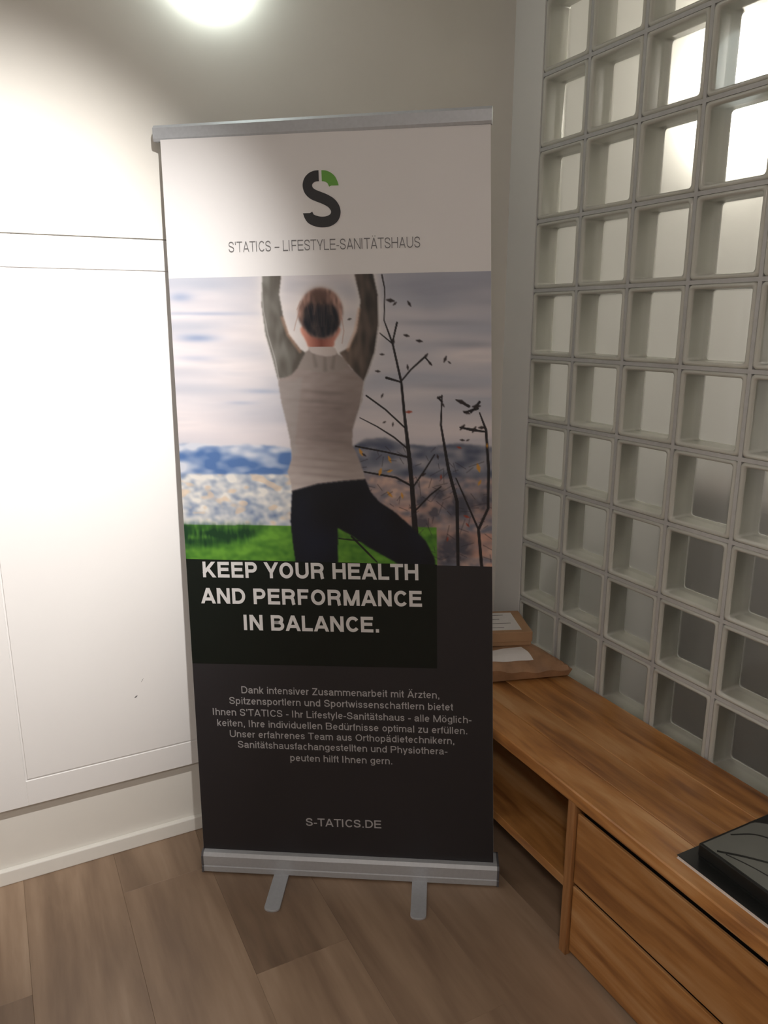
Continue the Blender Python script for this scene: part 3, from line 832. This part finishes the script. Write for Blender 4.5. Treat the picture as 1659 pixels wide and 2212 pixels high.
def glyph(ch, w):
    """list of strokes: ('p', points) a ribbon, ('d', x0, y0, x1, y1) a diagonal with level ends"""
    h = w / 2
    if ch in DIA:
        g, A = glyph(DIA[ch], w)
        y = 1.16 if ch == '\u00c4' else 0.93
        return g + [('p', [(A / 2 + d, y - h * 0.95), (A / 2 + d, y + h * 0.95)]) for d in (-0.16, 0.16)], A
    A = ADV[ch]; sb = 0.075
    l, r, c = sb + h, A - sb - h, A / 2
    T, B, X = 1 - h, h, 0.74 - h
    p = lambda *q: ('p', list(q))
    G = []
    if ch in 'BDEFHIKLMNPR': G.append(p((l, 0), (l, 1)))
    if ch in 'HMN': G.append(p((r, 0), (r, 1)))
    if ch in 'bdhikl':
        x = {'d': r}.get(ch, c if ch in 'il' else l)
        G.append(p((x, 0), (x, 0.74 if ch == 'i' else 1)))
    if ch in 'mnpru': G.append(p((l if ch != 'u' else r, -0.27 if ch == 'p' else 0), (l if ch != 'u' else r, 0.74)))
    if ch in 'bdgopqc' and ch != 'c': G.append(('p', earc(c, 0.37, r - c, 0.37 - h, 0, 360, 28)))
    if ch == 'A': G += [('d', 0.12, 0, c, 1), ('d', A - 0.12, 0, c, 1), p((0.26, 0.29), (A - 0.26, 0.29))]
    elif ch == 'B':
        G += [('p', [(l, T)] + earc(0.56, (T + .53) / 2, r - 0.60, (T - .53) / 2, 90, -90) + [(l, 0.53)]), ('p', [(l, 0.53)] + earc(0.58, (B + .53) / 2, r - 0.58, (.53 - B) / 2, 90, -90) + [(l, B)])]
    elif ch == 'C': G.append(('p', earc(0.51, 0.5, 0.51 - l, 0.5 - h, 38, 322, 26)))
    elif ch == 'D': G.append(('p', [(l, T)] + earc(0.46, 0.5, r - 0.46, 0.5 - h, 90, -90, 18) + [(l, B)]))
    elif ch == 'E': G += [p((l, T), (A - sb, T)), p((l, 0.52), (A - sb - 0.05, 0.52)), p((l, B), (A - sb + 0.01, B))]
    elif ch == 'F': G += [p((l, T), (A - sb, T)), p((l, 0.50), (A - sb - 0.08, 0.50))]
    elif ch == 'H': G.append(p((l, 0.52), (r, 0.52)))
    elif ch == 'K': G += [('d', l, 0.30, r - 0.02, 1), ('d', 0.40, 0.58, r + 0.02, 0)]
    elif ch == 'L': G.append(p((l, B), (A - sb + 0.02, B)))
    elif ch == 'M': G += [('d', l, 1, c, 0), ('d', r, 1, c, 0)]
    elif ch == 'N': G.append(('d', l, 1, r, 0))
    elif ch == 'O': G.append(('p', earc(c, 0.5, r - c, 0.5 - h, 0, 360, 32)))
    elif ch == 'P': G.append(('p', [(l, T)] + earc(0.52, (T + .44) / 2, r - 0.52, (T - .44) / 2, 90, -90) + [(l, 0.44)]))
    elif ch == 'R': G += [('p', [(l, T)] + earc(0.55, (T + .48) / 2, r - 0.57, (T - .48) / 2, 90, -90) + [(l, 0.48)]), ('p', spl([(0.50, 0.48), (0.68, 0.44), (0.76, 0.30), (0.78, 0.12), (0.82, 0.0)]))]
    elif ch == 'S': G.append(('p', spl([(l + (r - l) * x, B + (T - B) * y) for x, y in S_CURVE])))
    elif ch == 's': G.append(('p', spl([(l + (r - l) * x, B + (X - B) * y) for x, y in S_CURVE])))
    elif ch == 'T': G += [p((0.02, T), (A - 0.02, T)), p((c, 0), (c, 1))]
    elif ch == 'U': G.append(('p', [(l, 1)] + earc(c, 0.38, r - c, 0.38 - h, 180, 360, 18) + [(r, 1)]))
    elif ch == 'Y': G += [('d', 0.10, 1, c, 0.36), ('d', A - 0.10, 1, c, 0.36), p((c, 0), (c, 0.46))]
    elif ch == 'Z' or ch == 'z':
        tt_ = 1.0 if ch == 'Z' else 0.74
        G += [p((sb, tt_ - h), (A - sb, tt_ - h)), p((sb - .02, h), (A - sb, h)), ('d', r - h * .4, tt_ - w, l + h * .4, w)]
    elif ch == 'a':
        G += [('p', [(l + 0.02, 0.53)] + earc((l + r - .04) / 2, 0.53, (r - .04 - l) / 2, X - 0.53, 160, 0, 10) + [(r - .04, 0.16), (r + .02, 0.0)]),
              ('p', spl([(r - .04, 0.42), (0.42, 0.40), (l + .02, 0.33), (l - .01, 0.20), (l + .06, B + .02), (0.34, B), (r - .08, 0.16), (r - .04, 0.30)]))]
    elif ch == 'c': G.append(('p', earc(c, 0.37, r - c, 0.37 - h, 45, 315, 22)))
    elif ch == 'e': G += [('p', earc(c, 0.37, r - c, 0.37 - h, 3, 320, 24)), p((l, 0.385), (r, 0.385))]
    elif ch == 'f': G += [('p', [(c, 0), (c, 0.80)] + earc(A - 0.03, 0.80, A - 0.03 - c, T - 0.80, 180, 95, 6)), p((0.02, X), (A - 0.04, X))]
    elif ch == 'g': G.append(('p', [(r, 0.74)] + earc(c, -0.08, r - c, 0.19 - h, 0, -160, 14)))
    elif ch in 'hn': G.append(('p', earc(c, 0.46, r - c, X - 0.46, 180, 0, 12) + [(r, 0)]))
    elif ch == 'i': G.append(p((c, 0.87), (c, 1.0)))
    elif ch == 'k': G += [('d', l, 0.22, r, 0.74), ('d', 0.30, 0.42, r + 0.03, 0)]
    elif ch == 'm':
        for x0 in (l, (l + r) / 2): G.append(('p', earc(x0 + (r - l) / 4, 0.50, (r - l) / 4, X - 0.50, 180, 0, 10) + [(x0 + (r - l) / 2, 0)]))
    elif ch == 'r': G.append(('p', earc(A, 0.42, A - l, X - 0.42, 180, 100, 7)))
    elif ch == 't': G += [('p', [(c, 0.96)] + [(c, 0.20)] + earc(A - 0.04, 0.17, A - 0.04 - c, 0.17 - h, 180, 265, 6)), p((0.02, X), (A - 0.04, X))]
    elif ch == 'u': G.append(('p', [(l, 0.74)] + earc(c, 0.28, r - c, 0.28 - h, 180, 360, 12)))
    elif ch == 'v': G += [('d', 0.09, .74, c, 0), ('d', A - .09, .74, c, 0)]
    elif ch == 'w': G += [('d', 0.08, .74, A * .3, 0), ('d', A * .5, .74, A * .3, 0), ('d', A * .5, .74, A * .7, 0), ('d', A - .08, .74, A * .7, 0)]
    elif ch == 'y': G += [('d', 0.09, 0.74, c, 0.0), ('d', A - 0.09, 0.74, 0.22, -0.26)]
    elif ch == '.': G.append(p((c, 0), (c, w * 1.08)))
    elif ch == ',': G += [p((c, 0), (c, w * 1.08)), ('d', c + h * .4, 0.02, c - h * .4, -0.14)]
    elif ch == '-': G.append(p((0.05, 0.36), (A - 0.05, 0.36)))
    elif ch == '\u2013': G.append(p((0.05, 0.36), (A - 0.05, 0.36)))
    elif ch == "'": G.append(p((c, 0.68), (c, 1)))
    return G, A
def lettering(name, s, x0, x1, ya, yb_, cap, w, mat, words=False, off=0.0010):
    quads = []; word = []
    pen = 0.0
    wi = 0
    for ch in s:
        if ch == ' ': wi += 1
        G, A = glyph(ch, w)
        for g_ in G:
            if g_[0] == 'd':
                _, xa, y_a, xb, y_b = g_
                k = w * math.hypot(xb - xa, y_b - y_a) / abs(y_b - y_a) / 2
                quads.append([(pen + xa - k, y_a), (pen + xa + k, y_a), (pen + xb + k, y_b), (pen + xb - k, y_b)])
            else:
                pts = [Vector(q) for q in g_[1]]
                pts = [q for k, q in enumerate(pts) if k == 0 or (q - pts[k - 1]).length > 1e-5]
                closed = (pts[0] - pts[-1]).length < 1e-4
                sides = []
                for k in range(len(pts)):
                    a_ = pts[k] - pts[k - 1] if k else (pts[-1] - pts[-2] if closed else pts[1] - pts[0])
                    b_ = pts[k + 1] - pts[k] if k < len(pts) - 1 else (pts[1] - pts[0] if closed else a_)
                    a_ = a_.normalized(); b_ = b_.normalized()
                    t_ = (a_ + b_).normalized()
                    mit = min(1.6, 1 / max(0.3, t_.dot(b_)))
                    nn = Vector((-t_.y, t_.x)) * (w / 2 * mit)
                    sides.append((pts[k] + nn, pts[k] - nn))
                for (a_, b_), (c2, d2) in zip(sides, sides[1:]):
                    quads.append([(pen + q.x, q.y) for q in (a_, b_, d2, c2)])
        pen += A
        word += [wi if words else 0] * (len(quads) - len(word))
    xs = [q[0] for qd in quads for q in qd]
    lo_, hi_ = min(xs), max(xs)
    for k in sorted(set(word)):
        bm = bmesh.new()
        for qd, wk in zip(quads, word):
            if wk != k: continue
            vv = []
            for x, y in qd:
                f = (x - lo_) / (hi_ - lo_)
                vv.append(bm.verts.new(sheet_pt(x0 + (x1 - x0) * f, ya + (yb_ - ya) * f - y * cap, off)))
            bm.faces.new(vv)
        me = bpy.data.meshes.new(name); bm.to_mesh(me); bm.free()
        put(name, me, mat, sheet)
LINES = [
    ("S'TATICS \u2013 LIFESTYLE-SANIT\u00c4TSHAUS", 16.92, 65.98, 26.38, 25.89, 2.45, 0.095, 'text_dark'),
    ("KEEP YOUR HEALTH", 4.51, 63.72, 109.58, 107.71, 4.35, 0.205, 'text_white'),
    ("AND PERFORMANCE", 3.65, 64.53, 116.88, 114.94, 4.35, 0.205, 'text_white'),
    ("IN BALANCE.", 15.43, 52.82, 123.86, 122.67, 4.35, 0.205, 'text_white'),
    ("Dank intensiver Zusammenarbeit mit \u00c4rzten,", 13.69, 68.71, 142.15, 140.68, 2.05, 0.135, 'text_grey'),
    ("Spitzensportlern und Sportwissenschaftlern bietet", 10.06, 72.34, 145.48, 144.0, 2.05, 0.135, 'text_grey'),
    ("Ihnen S'TATICS - Ihr Lifestyle-Sanit\u00e4tshaus - alle M\u00f6glich-", 5.12, 77.25, 149.01, 147.44, 2.05, 0.135, 'text_grey'),
    ("keiten, Ihre individuellen Bed\u00fcrfnisse optimal zu erf\u00fcllen.", 6.17, 76.07, 152.24, 150.77, 2.05, 0.135, 'text_grey'),
    ("Unser erfahrenes Team aus Orthop\u00e4dietechnikern,", 9.67, 72.57, 155.35, 153.95, 2.05, 0.135, 'text_grey'),
    ("Sanit\u00e4tshausfachangestellten und Physiothera-", 11.82, 70.62, 158.42, 157.21, 2.05, 0.135, 'text_grey'),
    ("peuten hilft Ihnen gern.", 26.64, 55.31, 161.64, 161.04, 2.05, 0.135, 'text_grey'),
    ("S-TATICS.DE", 30.24, 51.70, 181.5, 181.1, 2.45, 0.15, 'text_grey'),
]
for ln in LINES:
    lettering('headline_word' if ln[5] > 4 else 'lettering', *ln[:7], M[ln[7]], ln[5] > 4)

def ribbon(name, pts, w, d0, d1, mat):
    p = smooth_open(pts)
    bm = bmesh.new()
    prev = None
    for k in range(len(p)):
        if k == 0: t_ = Vector(d0)
        elif k == len(p) - 1: t_ = Vector(d1)
        else: t_ = p[k + 1] - p[k - 1]
        t_ = Vector((t_.x, t_.y, 0)).normalized()
        nn = Vector((-t_.y, t_.x, 0)) * w / 2
        a = bm.verts.new(sheet_pt(p[k].x + nn.x, p[k].y + nn.y, 0.0008)); b = bm.verts.new(sheet_pt(p[k].x - nn.x, p[k].y - nn.y, 0.0008))
        if prev: bm.faces.new((prev[0], prev[1], b, a))
        prev = (a, b)
    me = bpy.data.meshes.new(name); bm.to_mesh(me); bm.free()
    return put(name, me, mat, sheet)
ribbon('logo_letter', LOGO_S, 2.42, (-1, 0, 0), (0, -1, 0), M['logo_dark'])
ribbon('logo_accent', LOGO_G, 2.42, (1, 0, 0), (0, 1, 0), M['logo_green'])

# ------------------------------------------------------------------ sideboard
SX0, SX1 = -0.397, -0.004
SY0, SY1 = -0.045, -1.85
ST = 0.468
sb = thing('sideboard', ((SX0 + SX1) / 2, (SY0 + SY1) / 2, 0), 'low warm brown wooden sideboard with open niche and wide drawers under the glass blocks', 'sideboard')
top = bpy.data.objects.new('tabletop', None)
NB = 4
bw = (SX1 - SX0) / NB
tops = []
bm = box(SX0 + 0.004, SX1, SY1 + 0.004, SY0 - 0.004, 0.432, 0.440)
top = put('tabletop', bm, M['acacia_y'], sb)
for k in range(NB):
    put('board', box(SX0 + bw * k + 0.0002, SX0 + bw * (k + 1) - 0.0002, SY1, SY0, 0.436, ST, 0.0016 if k else 0.003, 1), M['acacia_y'], top)
put('side_panel', box(SX0 + 0.004, SX1, SY0 - 0.028, SY0 - 0.003, 0.0, 0.432, 0.0015), M['acacia_z'], sb)
put('divider', box(SX0 + 0.004, SX1, -0.903, -0.878, 0.0, 0.432, 0.0015), M['acacia_z'], sb)
put('side_panel', box(SX0 + 0.004, SX1, SY1 + 0.003, SY1 + 0.028, 0.0, 0.432, 0.0015), M['acacia_z'], sb)
put('back_panel', box(SX1 - 0.014, SX1 - 0.002, -0.878, SY0 - 0.028, 0.186, 0.432), M['acacia_y'], sb)
put('shelf', box(SX0 + 0.006, SX1 - 0.014, -0.878, SY0 - 0.028, 0.186, 0.212, 0.0015), M['acacia_y'], sb)
put('carcass', box(SX0 + 0.036, SX1 - 0.004, SY1 + 0.028, -0.903, 0.012, 0.430), M['subfloor'], sb)
dy0, dy1 = -0.906, SY1 + 0.031
for z0, z1 in ((0.216, 0.408), (0.016, 0.205)):
    put('drawer', box(SX0 + 0.012, SX0 + 0.020, dy1, dy0, z0, z1, 0.0015), M['acacia_y'], sb)

# ------------------------------------------------------------------ parcels at the far end
env = thing('padded_envelope', (-0.16, -0.25, ST), 'crumpled brown kraft paper parcel with white label on the sideboard', 'parcel')
P00, P10 = Vector((-0.335, -0.330)), Vector((-0.012, -0.440))
P01, P11 = Vector((-0.300, -0.100)), Vector((-0.012, -0.130))
rnd = np.random.default_rng(11)
nx_, ny_ = 34, 28
cr = rnd.standard_normal((6, 4))
def crumple(u, v):
    s = 0.0
    for a, b, c, d1 in cr:
        s += math.sin(5.5 * a * u + 7 * b * v + 6 * c) * 0.5 + abs(math.sin(4 * d1 * u - 5 * a * v + 3 * b)) * 0.5
    return s / 6
def env_pt(u, v, topside):
    xy = (P00 * (1 - u) + P10 * u) * (1 - v) + (P01 * (1 - u) + P11 * u) * v
    f = 1 - (1 - min(1, min(u, 1 - u, v, 1 - v) / 0.22)) ** 2
    ft = 0.028 + 0.018 * (1 - u) + 0.006 * math.sin(17 * u) * math.cos(9 * u + 4 * v)                      # thickness at the rim, thinner towards the near corner
    cz = ft + (0.072 - ft) * f + 0.030 * (crumple(u, v) - 0.3) * (0.25 + 0.75 * f)
    if topside: z = min(cz, 0.076)
    else: z = 0.0 + 0.010 * (1 - min(1, v / 0.12)) * (0.25 + 0.75 * u) + 0.002 * (1 - f)
    if not topside or f < 0.02:
        k_ = 0.0 if topside else 0.05
        xy = xy * (1 - k_) + (P00 + P10 + P01 + P11) / 4 * k_
    return Vector((xy.x, xy.y, ST + z))
bm = bmesh.new()
gr_ = [[[bm.verts.new(env_pt(i / nx_, j / ny_, s)) for i in range(nx_ + 1)] for j in range(ny_ + 1)] for s in (True, False)]
for s in (0, 1):
    for j in range(ny_):
        for i in range(nx_): bm.faces.new((gr_[s][j][i], gr_[s][j][i + 1], gr_[s][j + 1][i + 1], gr_[s][j + 1][i]))
for j in range(ny_):
    for i in (0, nx_): bm.faces.new((gr_[0][j][i], gr_[0][j + 1][i], gr_[1][j + 1][i], gr_[1][j][i]))
for i in range(nx_):
    for j in (0, ny_): bm.faces.new((gr_[0][j][i], gr_[0][j][i + 1], gr_[1][j][i + 1], gr_[1][j][i]))
put('paper_body', bm, M['kraft'], env)
bm = bmesh.new()
gg = [[bm.verts.new(env_pt(0.16 + 0.52 * i / 14, 0.10 + 0.24 * j / 8, True) + Vector((0, 0, 0.0012))) for i in range(15)] for j in range(9)]
for j in range(8):
    for i in range(14): bm.faces.new((gg[j][i], gg[j][i + 1], gg[j + 1][i + 1], gg[j + 1][i]))
put('address_label', bm, M['paper'], env)

BZ0, BZ1 = ST + 0.0768, ST + 0.124
BC = Vector((-0.075, -0.312, 0.0))                       # its near right corner
BXF = Matrix((Vector((0.927, -0.375, 0)), Vector((0.375, 0.927, 0)), Vector((0, 0, 1)))).transposed().to_4x4()
BXF.translation = BC
cb = thing('cardboard_box', BXF @ Vector((-0.125, 0.09, BZ0)), 'flat brown cardboard box with white label, on top of the kraft parcel', 'box')
bm = box(-0.252, 0.0, 0.002, 0.180, BZ0, BZ1 - 0.003, 0.0015)
put('tray', xform(bm, BXF), M['card'], cb)
put('lid', xform(box(-0.255, 0.003, -0.001, 0.183, BZ1 - 0.034, BZ1, 0.002), BXF), M['card'], cb)
lab = put('shipping_label', xform(box(-0.235, -0.028, 0.018, 0.165, BZ1, BZ1 + 0.0006), BXF), M['paper'], cb)
for k, (x0, x1, y0) in enumerate(((-0.21, -0.06, 0.145), (-0.21, -0.10, 0.128), (-0.21, -0.08, 0.110), (-0.21, -0.05, 0.075), (-0.13, -0.08, 0.04))):
    put('printed_line', xform(box(x0, x1, y0 - 0.003, y0, BZ1 + 0.0006, BZ1 + 0.0008), BXF), M['ink'], lab)

# ------------------------------------------------------------------ black things at the near end
mg = thing('magazine', (-0.22, -1.36, ST), 'thin black covered magazine with pale page edges, under a black box on the sideboard', 'magazine')
mx0, mx1, my0, my1 = -0.362, -0.10, -1.178, -1.56
put('page_block', box(mx0 + 0.001, mx1 - 0.001, my1 + 0.001, my0 - 0.002, ST + 0.0006, ST + 0.0066), M['pages'], mg)
put('front_cover', box(mx0, mx1, my1, my0, ST + 0.0066, ST + 0.0078, 0.0003, 1), M['black'], mg)
put('back_cover', box(mx0, mx1, my1, my0, ST, ST + 0.0006), M['pages'], mg)
bz0, bz1 = ST + 0.0078, ST + 0.042
bx = thing('black_box', (-0.2, -1.35, bz0), 'black flat box with a grey curved line print, lying on the black magazine', 'box')
bx0, bx1, by0, by1 = -0.331, -0.085, -1.203, -1.53
put('box_base', box(bx0 + 0.002, bx1 - 0.002, by1 + 0.002, by0 - 0.002, bz0, bz1 - 0.01), M['black'], bx)
lid = put('box_lid', box(bx0, bx1, by1, by0, bz0 + 0.006, bz1, 0.0025), M['black'], bx)
# grey print with a rounded far corner and dark flowing lines
pts = [(bx0 + 0.006, by0 - 0.006)]
pts += [(bx0 + 0.150 + 0.05 * math.sin(a), by0 - 0.006 - 0.10 + 0.10 * math.cos(a)) for a in [k * math.pi / 16 for k in range(9)]]
pts += [(bx0 + 0.205, by1 + 0.02), (bx0 + 0.006, by1 + 0.02)]
gp = put('grey_print', prism(pts, bz1, bz1 + 0.0004), M['grey_print'], bx)
def flat_line(pts2, w, z):
    p = smooth_open(pts2, 8)
    bm = bmesh.new(); prev = None
    for k in range(len(p)):
        t_ = (p[min(k + 1, len(p) - 1)] - p[max(k - 1, 0)]).normalized()
        nn = Vector((-t_.y, t_.x, 0)) * w / 2
        q = [bm.verts.new((p[k].x + s * nn.x, p[k].y + s * nn.y, zz)) for s in (1, -1) for zz in (z, z + 0.0003)]
        if prev:
            bm.faces.new((prev[1], prev[3], q[3], q[1])); bm.faces.new((prev[0], prev[1], q[1], q[0])); bm.faces.new((prev[2], prev[3], q[3], q[2])); bm.faces.new((prev[0], prev[2], q[2], q[0]))
        prev = q
    return bm
for pts2, w in (([(bx0 + 0.012, by0 - 0.035), (bx0 + 0.05, by0 - 0.075), (bx0 + 0.09, by0 - 0.13), (bx0 + 0.12, by0 - 0.20)], 0.006),
                ([(bx0 + 0.02, by0 - 0.05), (bx0 + 0.035, by0 - 0.10), (bx0 + 0.045, by0 - 0.16), (bx0 + 0.06, by0 - 0.24)], 0.003),
                ([(bx0 + 0.08, by0 - 0.012), (bx0 + 0.13, by0 - 0.04), (bx0 + 0.155, by0 - 0.10), (bx0 + 0.17, by0 - 0.18)], 0.004)):
    put('printed_line', flat_line(pts2, w, bz1 + 0.0004), M['black'], gp)
